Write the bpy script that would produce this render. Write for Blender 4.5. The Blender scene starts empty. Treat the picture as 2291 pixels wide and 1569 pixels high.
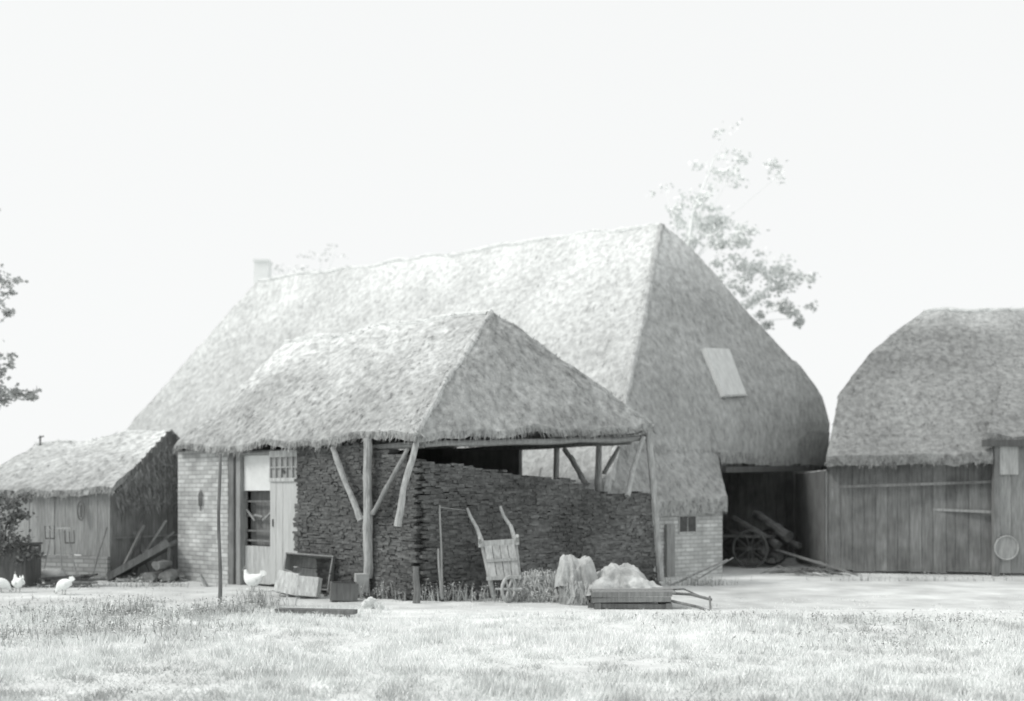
import bpy, math, random
from mathutils import Vector, Matrix, noise
random.seed(7)
R=math.radians; F=2400.0; HZ=1110.0; CX=1145.5; CH=1.5
rnd=random.uniform
col=bpy.context.scene.collection
def W(px,py,Y): return Vector(((px-CX)/F*Y, Y, CH+(HZ-py)/F*Y))
def G(px,py):
    Y=F*CH/(py-HZ); return Vector(((px-CX)/F*Y,Y,0))
def online(px,a,b):
    r=(px-CX)/F; t=(a[0]-r*a[1])/(r*(b[1]-a[1])-(b[0]-a[0]))
    return Vector((a[0]+(b[0]-a[0])*t,a[1]+(b[1]-a[1])*t,0))
def zat(py,Y): return CH+(HZ-py)/F*Y
# ---------------------------------------------------------------- materials
def grey(c): return (c*.975,c,c*.988,1)
def mat(name,c,var=.25,scale=4,stretch=(1,1,1),bump=.3,bscale=25,rough=.95,haze_fade=None,var2=0,scale2=.6,brick=None):
    m=bpy.data.materials.new(name); m.use_nodes=True; nt=m.node_tree; N=nt.nodes; Lk=nt.links
    b=N['Principled BSDF']; b.inputs['Roughness'].default_value=rough
    b.inputs['Specular IOR Level'].default_value=.15
    tc=N.new('ShaderNodeTexCoord'); mp=N.new('ShaderNodeMapping'); mp.inputs['Scale'].default_value=stretch
    Lk.new(tc.outputs['Object'],mp.inputs[0])
    def nz(s,src,d=6):
        n=N.new('ShaderNodeTexNoise'); n.inputs['Scale'].default_value=s; n.inputs['Detail'].default_value=d
        n.inputs['Roughness'].default_value=.65; Lk.new(src,n.inputs['Vector']); return n.outputs['Fac']
    def mr(src,a,bb,c0,d):
        n=N.new('ShaderNodeMapRange'); n.inputs[1].default_value=a;n.inputs[2].default_value=bb;n.inputs[3].default_value=c0;n.inputs[4].default_value=d
        Lk.new(src,n.inputs[0]); return n.outputs[0]
    def mul(a,bb):
        n=N.new('ShaderNodeMath'); n.operation='MULTIPLY'; Lk.new(a,n.inputs[0]); Lk.new(bb,n.inputs[1]); return n.outputs[0]
    f=mr(nz(scale,mp.outputs[0]),.3,.7,1-var,1+var)
    if var2: f=mul(f,mr(nz(scale2,tc.outputs['Object'],3),.35,.65,1-var2,1+var2))
    at=N.new('ShaderNodeAttribute'); at.attribute_name='tone'; f=mul(f,at.outputs['Fac'])
    rgb=N.new('ShaderNodeVectorMath'); rgb.operation='SCALE'; rgb.inputs[0].default_value=grey(c)[:3]; Lk.new(f,rgb.inputs['Scale'])
    mn=N.new('ShaderNodeVectorMath'); mn.operation='MINIMUM'; mn.inputs[1].default_value=(.88,.89,.885); Lk.new(rgb.outputs[0],mn.inputs[0])
    out=mn.outputs[0]; bsrc=nz(bscale,mp.outputs[0],5)
    if brick is not None:
        m2=N.new('ShaderNodeMapping'); m2.inputs['Rotation'].default_value=(0,0,-brick); Lk.new(tc.outputs['Object'],m2.inputs[0])
        sp=N.new('ShaderNodeSeparateXYZ'); Lk.new(m2.outputs[0],sp.inputs[0])
        cb=N.new('ShaderNodeCombineXYZ'); Lk.new(sp.outputs[0],cb.inputs[0]); Lk.new(sp.outputs[2],cb.inputs[1])
        bt=N.new('ShaderNodeTexBrick'); Lk.new(cb.outputs[0],bt.inputs[0]); bt.inputs['Scale'].default_value=1
        bt.inputs['Brick Width'].default_value=.23; bt.inputs['Row Height'].default_value=.075; bt.inputs['Mortar Size'].default_value=.009
        bt.inputs['Color1'].default_value=(1,1,1,1); bt.inputs['Color2'].default_value=(.66,.66,.66,1); bt.inputs['Mortar'].default_value=(.55,.55,.55,1)
        mx=N.new('ShaderNodeMix'); mx.data_type='RGBA'; mx.blend_type='MULTIPLY'; mx.inputs[0].default_value=1
        Lk.new(out,mx.inputs[6]); Lk.new(bt.outputs[0],mx.inputs[7]); out=mx.outputs[2]
        bsrc=bt.outputs[0]
    if haze_fade:  # painted haze: colour fades to near-white with height
        z0,z1,amt,pc=haze_fade
        g=N.new('ShaderNodeNewGeometry'); sp=N.new('ShaderNodeSeparateXYZ'); Lk.new(g.outputs['Position'],sp.inputs[0])
        k=mr(sp.outputs[2],z0,z1,0,amt)
        mx=N.new('ShaderNodeMix'); mx.data_type='RGBA'; Lk.new(k,mx.inputs[0]); Lk.new(out,mx.inputs[6]); mx.inputs[7].default_value=grey(pc); out=mx.outputs[2]
    Lk.new(out,b.inputs['Base Color'])
    bp=N.new('ShaderNodeBump'); bp.inputs['Strength'].default_value=bump; bp.inputs['Distance'].default_value=.03
    Lk.new(bsrc,bp.inputs['Height']); Lk.new(bp.outputs[0],b.inputs['Normal'])
    return m
AC_ANG=math.atan2(-3.8,4.63)
M={}
M['thatch']=mat('weathered_thatch',.44,.40,9,(1,1,.8),.9,34,var2=.16,scale2=.9)
M['thatch_barn']=mat('barn_thatch',.46,.30,9,(1,1,.6),.9,34,var2=.09,scale2=.7)
M['thatch_dark']=mat('dark_thatch',.31,.36,9,(1,1,.8),.9,30,var2=.15)
M['ridge']=mat('ridge_straw',.60,.25,10,(1,1,1),.8,40)
M['ridge_barn']=mat('hazed_ridge_straw',.76,.12,10,(1,1,1),.3,40)  # straw paled so the colour carries the haze over the ridge
M['turf']=mat('peat_turf',.15,.35,12,(1,1,2),.7,40,var2=.22,scale2=.8)
M['brick_shed']=mat('pale_brick_shed',.56,.22,2.5,brick=AC_ANG,bump=.4,var2=.15,scale2=1.5)
M['brick_barn']=mat('pale_brick_barn',.66,.22,2.5,brick=math.atan2(2.1,2.6),bump=.4)
M['brick_low']=mat('pale_brick_low',.36,.2,2.5,brick=0,bump=.4)
M['wood_pale']=mat('weathered_pale_wood',.50,.32,5,(6,6,.7),.6,20)
M['wood_post']=mat('rough_post_timber',.43,.38,7,(3,3,.6),.8,18)
M['wood_mid']=mat('grey_wood',.31,.3,5,(6,6,.7),.5,20)
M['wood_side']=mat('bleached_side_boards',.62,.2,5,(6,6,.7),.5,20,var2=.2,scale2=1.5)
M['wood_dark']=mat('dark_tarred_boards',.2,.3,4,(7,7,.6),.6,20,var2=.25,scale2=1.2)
M['wood_black']=mat('blackened_wood',.12,.3,4,(6,6,.7),.5,20)
M['log']=mat('barked_log',.15,.4,6,(1,1,1),.8,30)
M['hatch']=mat('pale_hatch_board',.62,.14,3,(3,3,.7),.2,20)
M['paint']=mat('chalky_white_paint',.68,.10,4,bump=.1)
M['door']=mat('faded_door_paint',.50,.14,3,(6,6,.7),.25,20)
M['glass']=mat('dull_glass',.34,.15,3,rough=.3,bump=.03)
M['cloth']=mat('sackcloth',.50,.28,4,bump=.7,bscale=30,var2=.2,scale2=2.5)
M['straw']=mat('loose_straw',.48,.25,9)
M['grass']=mat('pale_dry_grass',.88,.08,1.5,var2=.06,scale2=.5)
M['weed']=mat('weed_leaves',.48,.3,4)
M['shrub']=mat('shrub_leaves',.20,.3,4)
M['stone']=mat('pale_stone',.42,.2,6,bump=.5)
M['iron']=mat('rusted_iron',.10,.3,8,rough=.7)
M['leaf_far']=mat('far_leaves',.60,.15,3,haze_fade=(5.2,9.2,.99,.89))
M['leaf_near']=mat('near_leaves',.44,.2,3,haze_fade=(3,8,.6,.8))
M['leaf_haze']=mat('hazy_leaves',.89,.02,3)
M['bark']=mat('tree_bark',.82,.05,5,haze_fade=(5,9,.95,.88))
M['feather']=mat('white_feathers',.88,.06,8,bump=.2)
M['comb']=mat('comb_skin',.30,.1,5)
M['leg']=mat('hen_leg_skin',.45,.1,5)
# ---------------------------------------------------------------- mesh builder
def origin(o):
    v=Vector((0,0,0))
    while o: v+=o.location; o=o.parent
    return v
def tag(o,label=None,cat=None,group=None,kind=None):
    if label:o['label']=label
    if cat:o['category']=cat
    if group:o['group']=group
    if kind:o['kind']=kind
    return o
def empty(name,loc,label,cat,group=None):
    o=bpy.data.objects.new(name,None); col.objects.link(o); o.location=Vector(loc); o.empty_display_size=.2
    return tag(o,label,cat,group)
class MB:
    def __init__(s,X=None): s.v=[];s.f=[];s.t=[];s.X=X or Matrix.Identity(4)
    def add(s,vs,fs,tone=1):
        n=len(s.v); s.v+=[s.X@Vector(p) for p in vs]; s.f+=[tuple(i+n for i in f) for f in fs]
        s.t+=tone if isinstance(tone,list) else [tone]*len(fs)
    def obox(s,c,ax,ay,az,tone=1):
        c=Vector(c);vs=[c+ax*i+ay*j+az*k for k in(-1,1) for j in(-1,1) for i in(-1,1)]
        s.add(vs,[(0,2,3,1),(4,5,7,6),(0,1,5,4),(2,6,7,3),(0,4,6,2),(1,3,7,5)],tone)
    def box(s,c,sx,sy,sz,rz=0,tone=1,jit=0):
        e=Matrix.Rotation(rz,3,'Z')
        if jit: e=e@Matrix.Rotation(rnd(-jit,jit),3,'X')@Matrix.Rotation(rnd(-jit,jit),3,'Y')
        s.obox(c,e@Vector((sx/2,0,0)),e@Vector((0,sy/2,0)),e@Vector((0,0,sz/2)),tone)
    def bar(s,p,q,w,h,tone=1):
        p=Vector(p);q=Vector(q);d=(q-p);L=d.length;d.normalize()
        up=Vector((0,0,1)) if abs(d.z)<.9 else Vector((0,1,0))
        x=d.cross(up).normalized();y=x.cross(d)
        s.obox((p+q)/2,x*w/2,y*h/2,d*L/2,tone)
    def slab(s,a,b,z0,z1,th,off=0,tone=1):
        a=Vector((a[0],a[1],0));b=Vector((b[0],b[1],0));d=(b-a);L=d.length;d.normalize();n=Vector((d.y,-d.x,0))
        s.obox((a+b)/2+n*off+Vector((0,0,(z0+z1)/2)),d*L/2,n*th/2,Vector((0,0,(z1-z0)/2)),tone)
    def tube(s,pts,rad,n=8,tone=1,wob=0,ell=1):
        pts=[Vector(p) for p in pts]; m=len(pts)
        if not isinstance(rad,(list,tuple)): rad=[rad]*m
        vs=[];up=None
        for i,p in enumerate(pts):
            d=(pts[min(i+1,m-1)]-pts[max(i-1,0)]).normalized()
            if up is None: up=Vector((0,0,1)) if abs(d.z)<.8 else Vector((0,1,0))
            x=d.cross(up).normalized(); y=x.cross(d).normalized(); up=y
            for k in range(n):
                a=2*math.pi*k/n; r=rad[i]*(1+wob*(random.random()-.5))
                vs.append(p+x*math.cos(a)*r*ell+y*math.sin(a)*r)
        fs=[(i*n+k,i*n+(k+1)%n,(i+1)*n+(k+1)%n,(i+1)*n+k) for i in range(m-1) for k in range(n)]
        fs+=[tuple(range(n))[::-1],tuple((m-1)*n+k for k in range(n))]
        s.add(vs,fs,tone)
    def blade(s,p,d,side,tone=1):
        s.add([p-side,p+side,p+d],[(0,1,2)],tone)
    def quad(s,a,b,c,d,tone=1): s.add([a,b,c,d],[(0,1,2,3)],tone)
    def blob(s,c,r,nz=.15,tone=1,nu=12,nv=8):
        c=Vector(c);vs=[]
        for j in range(nv+1):
            th=math.pi*j/nv
            for i in range(nu):
                ph=2*math.pi*i/nu; d=Vector((math.sin(th)*math.cos(ph),math.sin(th)*math.sin(ph),math.cos(th)))
                k=1+nz*noise.noise(d*1.7+c*3)*2
                vs.append(c+Vector((d.x*r[0],d.y*r[1],d.z*r[2]))*k)
        s.add(vs,[(j*nu+i,(j+1)*nu+i,(j+1)*nu+(i+1)%nu,j*nu+(i+1)%nu) for j in range(nv) for i in range(nu)],tone)
    def build(s,name,m,parent=None,smooth=False,sub=0):
        o0=origin(parent) if parent else Vector((0,0,0))
        me=bpy.data.meshes.new(name); me.from_pydata([tuple(p-o0) for p in s.v],[],s.f)
        a=me.attributes.new('tone','FLOAT','FACE'); a.data.foreach_set('value',s.t)
        if smooth: me.polygons.foreach_set('use_smooth',[True]*len(me.polygons))
        me.materials.append(m); me.update()
        o=bpy.data.objects.new(name,me); col.objects.link(o)
        if parent:o.parent=parent
        if sub:
            md=o.modifiers.new('s','SUBSURF'); md.levels=sub; md.render_levels=sub
        return o
def top(mb,name,m,label,cat,group=None,**k):
    xs=[p.x for p in mb.v];ys=[p.y for p in mb.v];zs=[p.z for p in mb.v]
    c=Vector(((min(xs)+max(xs))/2,(min(ys)+max(ys))/2,min(zs)))
    mb.v=[p-c for p in mb.v]; mb.X=Matrix.Identity(4)
    o=mb.build(name,m,None,**k); o.location=c
    return tag(o,label,cat,group)
def poly_at(P,t):
    L=[0]
    for i in range(len(P)-1): L.append(L[-1]+(P[i+1]-P[i]).length)
    if L[-1]<1e-6: return P[0].copy()
    d=t*L[-1]
    for i in range(len(P)-1):
        if d<=L[i+1]+1e-9:
            s=(d-L[i])/max(1e-9,L[i+1]-L[i]); return P[i].lerp(P[i+1],s)
    return P[-1].copy()
def dispz(p): return noise.noise(p*1.1)*.09+noise.noise(p*4.3)*.035+noise.noise(p*11)*.02
def thatch(mb,left,right,nu,nv,th=.26,bulge=.12,rim=True,straws=55,fringe=True,ulo=False,uhi=False,rag=.05,tf=None,fl=1,fr=0):
    left=[Vector(p) for p in left]; right=[Vector(p) for p in right]
    tf=tf or (lambda u,v:1)
    def pos(u,v):
        p=poly_at(left,v).lerp(poly_at(right,v),u)
        p.z+=bulge*math.sin(math.pi*v)*min(1,6*u*(1-u))
        p.z+=dispz(p)
        return p
    g=[[pos(i/nu,j/nv) for i in range(nu+1)] for j in range(nv+1)]
    if not fr:
        for i in range(nu+1): g[nv][i].z+=noise.noise(g[nv][i]*3)*rag
    vs=[p for r in g for p in r]+[p-Vector((0,0,th)) for r in g for p in r]
    n=(nu+1)*(nv+1); id=lambda j,i:j*(nu+1)+i
    fs=[(id(j,i),id(j+1,i),id(j+1,i+1),id(j,i+1)) for j in range(nv) for i in range(nu)]
    tl=[tf((i+.5)/nu,(j+.5)/nv) for j in range(nv) for i in range(nu)]
    und=[(tuple(k+n for k in (id(j,i),id(j,i+1),id(j+1,i+1),id(j+1,i)))) for j in range(nv) for i in range(nu) if not(fr and j>nv-6 and i/nu<fr)]
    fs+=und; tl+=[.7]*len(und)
    m0=len(fs)
    if rim: fs+=[(id(nv,i),id(nv,i)+n,id(nv,i+1)+n,id(nv,i+1)) for i in range(nu) if i/nu>=fr]
    if ulo: fs+=[(id(j,0),id(j,0)+n,id(j+1,0)+n,id(j+1,0)) for j in range(nv)]
    if uhi: fs+=[(id(j,nu),id(j+1,nu),id(j+1,nu)+n,id(j,nu)+n) for j in range(nv)]
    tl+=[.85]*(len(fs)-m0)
    mb.add(vs,fs,tl)
    area=(pos(1,.5)-pos(0,.5)).length*(pos(.5,1)-pos(.5,0)).length
    nn=(pos(.6,.5)-pos(.4,.5)).cross(pos(.5,.6)-pos(.5,.4)).normalized()
    if nn.z<0: nn=-nn
    for _ in range(int(area*straws)):
        u=random.random(); v=random.random()**.8*.97; p=pos(u,v); d=(pos(u,min(1,v+.03))-p)
        if d.length<1e-4: continue
        d.normalize(); sd=(pos(min(1,u+.02),v)-pos(max(0,u-.02),v))
        if sd.length<1e-4: continue
        sd.normalize(); d=(d+sd*rnd(-.35,.35)).normalized()
        mb.blade(p-nn*.01,d*rnd(.08,.24)+nn*rnd(.01,.04),sd*rnd(.008,.02),tf(u,v)*rnd(.7,1.2))
    if fringe:
        Lw=(pos(1,1)-pos(0,1)).length
        for _ in range(int(Lw*90)):
            u=fr+(1-fr)*random.random(); p=pos(u,1); p.z-=rnd(0,th); d=(pos(u,1)-pos(u,.9)).normalized()
            sd=(pos(min(1,u+.02),1)-pos(max(0,u-.02),1)).normalized()
            mb.blade(p,(d*.6+Vector((0,0,-.5))+sd*rnd(-.4,.4))*rnd(.04,.13)*fl,sd*rnd(.006,.014),rnd(.4,1))
    return pos
def ridge(mb,a,b,r=.13,seg=30,drop=0,lo=.0,tone=1):
    pts=[];rad=[]
    for i in range(seg+1):
        p=Vector(a).lerp(Vector(b),i/seg); p.z+=dispz(p)-drop
        pts.append(p); rad.append(r*(1+.5*noise.noise(p*3)))
    mb.tube(pts,rad,9,tone,.2)
    L=(Vector(b)-Vector(a)).length
    for _ in range(int(L*45)):
        p=poly_at(pts,random.random()); mb.blade(p+Vector((rnd(-.08,.08),rnd(-.08,.08),r*.4)),Vector((rnd(-.16,.16),rnd(-.16,.16),rnd(-.12,.06))),Vector((.01,.008,0)),rnd(.75,1.15)*tone)
def boards(mb,a,b,z0,z1,w=.18,th=.025,off=0,zvar=.03,gap=.004,tv=.28):
    a=Vector((a[0],a[1],0));b=Vector((b[0],b[1],0));L=(b-a).length;d=(b-a).normalized();x=0
    while x<L-.02:
        ww=min(w*rnd(.8,1.25),L-x); mb.slab(a+d*(x+gap),a+d*(x+ww-gap),z0+rnd(0,zvar),z1-rnd(0,.005),th,off+rnd(-.006,.006),rnd(1-tv,1+tv)); x+=ww
    mb.slab(a,b,z0+.04,z1-.02,.02,off-.03,.25)  # dark lining added behind the boards to stop light through the gaps

# ---------------------------------------------------------------- ground
mb=MB(); mb.quad((-300,-40,0),(300,-40,0),(300,400,0),(-300,400,0))
gm=mat('trodden_sand_and_turf',.60,.2,1.6,bump=.7,bscale=7,var2=.16,scale2=.45)
tag(mb.build('ground',gm),'bare pale trodden farmyard ground','ground',kind='structure')
nx,ny=80,44
def hump(x,y):
    e=max(0,min(1,(14.0-y)/2)); l=max(0,min(1,(-x-1)/3))
    return -.03+.037*min(1,max(0,(14.6-y)/.5))+e*(.05+.07*noise.noise(Vector((x*.5,y*.5,3)))+.06*l)+.02*noise.noise(Vector((x*2,y*2,3)))*e
mb=MB(); P=[[Vector((-9+18*i/nx, 4+11.2*j/ny,0)) for i in range(nx+1)] for j in range(ny+1)]
mb.add([Vector((p.x,p.y,hump(p.x,p.y))) for r in P for p in r],[(j*(nx+1)+i,j*(nx+1)+i+1,(j+1)*(nx+1)+i+1,(j+1)*(nx+1)+i) for j in range(ny) for i in range(nx)])
tag(mb.build('meadow',mat('meadow_soil',.70,.18,2.5,bump=.6,bscale=12,var2=.10,scale2=.5),smooth=True),'low uneven meadow turf in the foreground','ground',kind='structure')
mb=MB()
for _ in range(140000):
    y=6.8+10.2*random.random()**1.15; x=rnd(-1,1)*(y*.5+.3)
    n1=noise.noise(Vector((x*.6,y*.8,1))); n2=noise.noise(Vector((x*2.3,y*2.3,4)))
    edge=13.5+1.1*n1+.6*n2+(1.4 if x<-1.6 else 0)
    pr=1 if y<edge-.6 else (.7 if y<edge else max(0,.38+1.1*n2-(y-edge)*.28))
    if random.random()>pr: continue
    k=noise.noise(Vector((x*.9,y*.7,0))); k2=noise.noise(Vector((x*3,y*3,5)))
    if k2<-.15 and random.random()<.5: continue
    h=rnd(.03,.08)*(1+.8*k+.6*k2)*(1 if y<edge-.6 else .5); t=1+.16*k-.15*(k2>.2)+rnd(-.08,.08)
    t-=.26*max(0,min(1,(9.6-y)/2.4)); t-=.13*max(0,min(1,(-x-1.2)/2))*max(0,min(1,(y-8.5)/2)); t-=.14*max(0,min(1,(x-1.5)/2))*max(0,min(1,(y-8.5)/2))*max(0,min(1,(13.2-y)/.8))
    a=rnd(0,6.28); z=max(0,hump(x,y))
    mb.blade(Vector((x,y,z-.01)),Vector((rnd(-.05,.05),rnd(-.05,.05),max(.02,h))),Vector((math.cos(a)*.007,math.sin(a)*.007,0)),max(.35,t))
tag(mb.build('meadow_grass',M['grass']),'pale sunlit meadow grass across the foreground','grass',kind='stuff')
mb=MB()
def weeds(cx,cy,sx,sy,n,h):
    for _ in range(n):
        x=random.gauss(cx,sx);y=random.gauss(cy,sy);a=rnd(0,6.28);hh=h*rnd(.4,1.1)
        b=Vector((x,y,max(0,hump(x,y)) if y<15 else 0)); tip=Vector((rnd(-.35,.35)*hh,rnd(-.35,.35)*hh,hh))
        mb.blade(b,tip,Vector((math.cos(a)*.007,math.sin(a)*.007,0)),rnd(.6,1.3))
        for q in range(3):
            p=b+tip*rnd(.2,1); l=Vector((rnd(-1,1),rnd(-1,1),rnd(-.2,.6)))*.045; s=l.cross(Vector((0,0,1))).normalized()*.012
            mb.quad(p,p+l*.5+s,p+l,p+l*.5-s,rnd(.6,1.5))
for px,py,sx,sy,n,h in [(285,1395,.2,.2,130,.26),(320,1375,.12,.1,50,.28),(300,1440,.5,.3,180,.14),(490,1385,.22,.2,200,.2),(585,1360,.18,.15,110,.28),(560,1350,.1,.1,50,.25),(90,1450,.7,.5,260,.13),(180,1410,.5,.3,200,.12),(400,1400,.5,.25,180,.13),(60,1385,.4,.3,120,.13),(200,1350,.8,.4,160,.07),(120,1315,.8,.15,120,.08),(340,1312,.5,.1,120,.1),(880,1340,.25,.04,120,.3),(1010,1345,.35,.05,160,.3),(1200,1348,.3,.05,90,.14),(1700,1395,.9,.3,160,.07),(2100,1400,1.0,.4,200,.07),(2000,1440,.9,.5,200,.07),(1900,1400,1.2,.4,160,.07),(1560,1310,.3,.1,120,.2),(2050,1300,1.0,.06,120,.14)]:
    g=G(px,py); weeds(g.x,g.y,sx,sy,n,h)
tag(mb.build('weeds',M['weed']),'scattered tufts of taller weeds in the grass','weeds',kind='stuff')

# ---------------------------------------------------------------- big thatched barn
K=Vector((1.6,18.75,1.42));T=Vector((4.18,20.8,1.42));P_=Vector((3.345,24,7.62));Q=Vector((-7.3,31,7.75))
L=Vector((-12.98,31,1.4));Mm=Vector((-8.5,38,1.5))
Kp=K.lerp(P_,.15)
Rr=[P_,W(1592,600,24.2),W(1710,742,24.5),W(1793,822,24.7),W(1840,885,24.85),W(1857,950,24.9),W(1850,1022,24.9)]
T1=online(1604,Kp,Rr[-1]); uT=(T1.x-Kp.x)/(Rr[-1].x-Kp.x); T1.z=Kp.z+(Rr[-1].z-Kp.z)*uT
barn=empty('thatched_barn',(3,24,0),'largest building, high hipped thatched barn with a board hatch in its roof','barn')
mb=MB()
def tbl(u,v):  # thatch tone rises toward the ridge, haze put into the colour
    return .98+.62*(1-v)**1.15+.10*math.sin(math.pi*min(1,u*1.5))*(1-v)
def tbf(u,v): return .86+.95*max(0,1-v*2.3)**1.2+.12*max(0,1-u*6)  # front slope whitens at the apex, also painted haze
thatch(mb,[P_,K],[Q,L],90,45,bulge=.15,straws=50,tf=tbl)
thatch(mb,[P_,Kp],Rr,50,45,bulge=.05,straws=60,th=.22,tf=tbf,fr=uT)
thatch(mb,[Kp,K],[T1,T],26,12,bulge=.03,straws=110,uhi=True,th=.28,tf=lambda u,v:.84-.06*u-.04*v)
thatch(mb,[Q,L],[Q,Mm],30,24,bulge=.15,straws=15,tf=tbl)
thatch(mb,Rr,[Q,Mm],50,24,bulge=.05,straws=10,tf=tbl)
for _ in range(2600):
    u=random.random(); k=rnd(-.35,.25); p=Kp.lerp(T1,u); p+= (P_-Kp).normalized()*max(0,k)+(K-Kp).normalized()*max(0,-k); p.z+=dispz(p); mb.blade(p,Vector((rnd(-.06,.06),-.10,-.18))*rnd(.6,1.1),Vector((.014,.01,0)),rnd(.65,1.02))
ridge(mb,P_,K,.08,50,.05,tone=1.15)
roof=mb.build('roof',M['thatch_barn'],barn,smooth=False)
mb=MB(); ridge(mb,P_,Q,.07,90,.05); mb.build('ridge_cap',M['ridge_barn'],roof)
fn=(Rr[-1]-K).cross(P_-K).normalized()
if fn.y>0: fn=-fn
def onroof(px,py,off):
    r=Vector(((px-CX)/F,1,(HZ-py)/F)); o=Vector((0,0,CH)); t=(K-o).dot(fn)/r.dot(fn); return o+r*t+fn*off
hp=[onroof(1553,793,.3),onroof(1608,795,.3),onroof(1646,898,.3),onroof(1594,900,.3)]
mb=MB(); mb.add(hp+[p-fn*.2 for p in hp],[(0,1,2,3),(0,4,5,1),(1,5,6,2),(2,6,7,3),(3,7,4,0)])
mb.bar(hp[3]+fn*.01,hp[2]+fn*.01,.03,.04,.8)
tag(mb.build('roof_hatch',M['hatch'],barn),'plain pale board hatch set in the thatch')
a=Vector((1.9,19.25,0)); b=Vector((4.02,20.92,0))
mb=MB(); mb.slab(a,b,0,1.45,.22); mb.build('front_wall',M['brick_barn'],barn)
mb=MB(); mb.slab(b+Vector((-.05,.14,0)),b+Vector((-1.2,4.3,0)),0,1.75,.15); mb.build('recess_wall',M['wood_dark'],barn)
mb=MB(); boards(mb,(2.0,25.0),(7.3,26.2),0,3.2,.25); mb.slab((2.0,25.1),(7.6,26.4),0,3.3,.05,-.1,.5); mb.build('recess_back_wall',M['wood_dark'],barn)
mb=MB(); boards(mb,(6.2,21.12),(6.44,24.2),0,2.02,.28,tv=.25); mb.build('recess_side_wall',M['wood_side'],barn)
mb=MB(); mb.bar(T1+Vector((.15,.1,-.34)),Rr[-1]+Vector((-.05,.1,-.26)),.14,.12); mb.build('lintel_beam',M['wood_black'],barn)
mb=MB(); mb.slab((1.9,19.35),(-12.6,31.3),0,1.4,.2); mb.build('side_wall',M['brick_low'],barn)
w0=online(1508,a,b);w1=online(1548,a,b);Y=w0.y
win=MB(); z0,z1=zat(1190,Y),zat(1156,Y)
win.slab(w0,w1,z0-.04,z0,.27,0); win.slab(w0,w1,z1,z1+.02,.25,0); win.slab(w0,w0.lerp(w1,.05),z0,z1,.25); win.slab(w0.lerp(w1,.95),w1,z0,z1,.25); win.slab(w0.lerp(w1,.485),w0.lerp(w1,.515),z0,z1,.24)
wf=win.build('window',M['wood_pale'],barn); mb=MB(); mb.slab(w0.lerp(w1,.05),w1.lerp(w0,.05),z0,z1,.23); mb.build('pane',M['iron'],wf)
mb=MB(); p0=online(1476,a,b);p1=online(1494,a,b); mb.slab(p0,p1,0,.98,.05,.16); mb.build('wall_board',M['wood_mid'],barn)
c=W(582,640,31.3); mb=MB(); mb.box((c.x,31.6,7.88),.42,.42,1.0,0,1,.03); mb.box((c.x,31.6,8.40),.46,.46,.07)
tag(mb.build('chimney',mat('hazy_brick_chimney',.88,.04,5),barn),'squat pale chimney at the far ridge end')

# ---------------------------------------------------------------- open turf shed
A=Vector((-1.37,15.3,2.44));B=Vector((2.36,18.0,2.66));C=Vector((-6.02,19.1,2.36));D=Vector((-2.3,21.3,2.5));Fp=Vector((-.334,17.6,4.58));E=Vector((-4.3,20.4,4.42))
shed=empty('open_shed',(-1.8,18.2,0),'open thatched shed on rough posts with turf stacked inside, before the high barn','shed')
mb=MB()
thatch(mb,[Fp,A],[E,C],60,30,straws=75,bulge=.1,th=.11,tf=lambda u,v:.92+.85*(1-v)**1.5*min(1,.35+u*1.3)+.25*max(0,1-abs(u-.10)*7)*v)  # left slope tone lifts up-slope, haze painted into the thatch
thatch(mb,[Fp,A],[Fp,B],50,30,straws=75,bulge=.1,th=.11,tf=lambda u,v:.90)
thatch(mb,[E,D],[Fp,B],40,20,straws=25,th=.11)
thatch(mb,[E,C],[E,D],24,20,straws=25,th=.11)
ridge(mb,Fp,A,.05,30,.03,tone=1.25); ridge(mb,Fp,B,.04,30,.03)
sroof=mb.build('roof',M['thatch'],shed)
mb=MB(); ridge(mb,Fp,E,.06,44,.02,tone=1.3); mb.build('ridge_cap',M['ridge'],sroof)
n=Vector((.634,.773,0)); dAC=(C-A);dAC.z=0;dAC.normalize(); dAB=(B-A);dAB.z=0;dAB.normalize()
A2=Vector((A.x,A.y,0))+n*.22+dAC*.1; C2=Vector((C.x,C.y,0))+n*.22-dAC*.12
def ac(px,off=0): return online(px,A2-n*off,C2-n*off)
q0,q1=ac(409),ac(521)
mb=MB(); mb.slab(q0,q1,0,2.3,.2); bw=mb.build('brick_wall',M['brick_shed'],shed)
mb=MB(); pc=ac(462); zc=zat(1120,pc.y)
c0=pc-n*.125
mb.tube([c0+Vector((0,0,-.18)),c0+Vector((0,0,.18))],.012,6); mb.tube([c0+dAC*.04+Vector((0,0,-.1)),c0+dAC*.05+Vector((0,0,.1)),c0+Vector((0,0,.17)),c0-dAC*.05+Vector((0,0,.1)),c0-dAC*.04+Vector((0,0,-.1))],.012,6)
mb.v=[v+Vector((0,0,zc)) for v in mb.v]; mb.build('wall_anchor',M['wood_dark'],bw)
for pxa,pxb in ((523,534),(540,549)):
    mb=MB(); mb.slab(ac(pxa),ac(pxb),0,2.3,.16,.03); mb.build('door_post',M['wood_mid'] if pxa>530 else M['wood_dark'],shed)
mb=MB(); mb.slab(ac(534),ac(540),0,2.3,.06,0); mb.build('jamb',M['wood_pale'],shed)
def panel(name,px0,px1,y0,y1,m,off,th=.03,lab=None,par=None):
    mb=MB(); a=ac(px0);b=ac(px1);Y=(a.y+b.y)/2; mb.slab(a,b,zat(y1,Y),zat(y0,Y),th,off); o=mb.build(name,m,par or shed)
    if lab:o['label']=lab
    return o
panel('upper_panel',550,608,1015,1098,M['paint'],.02)
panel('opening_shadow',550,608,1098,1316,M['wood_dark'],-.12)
for y in (1120,1152,1186,1208): panel('slat',550,608,y,y+4,M['wood_dark'],-.02)
mb=MB()
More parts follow.
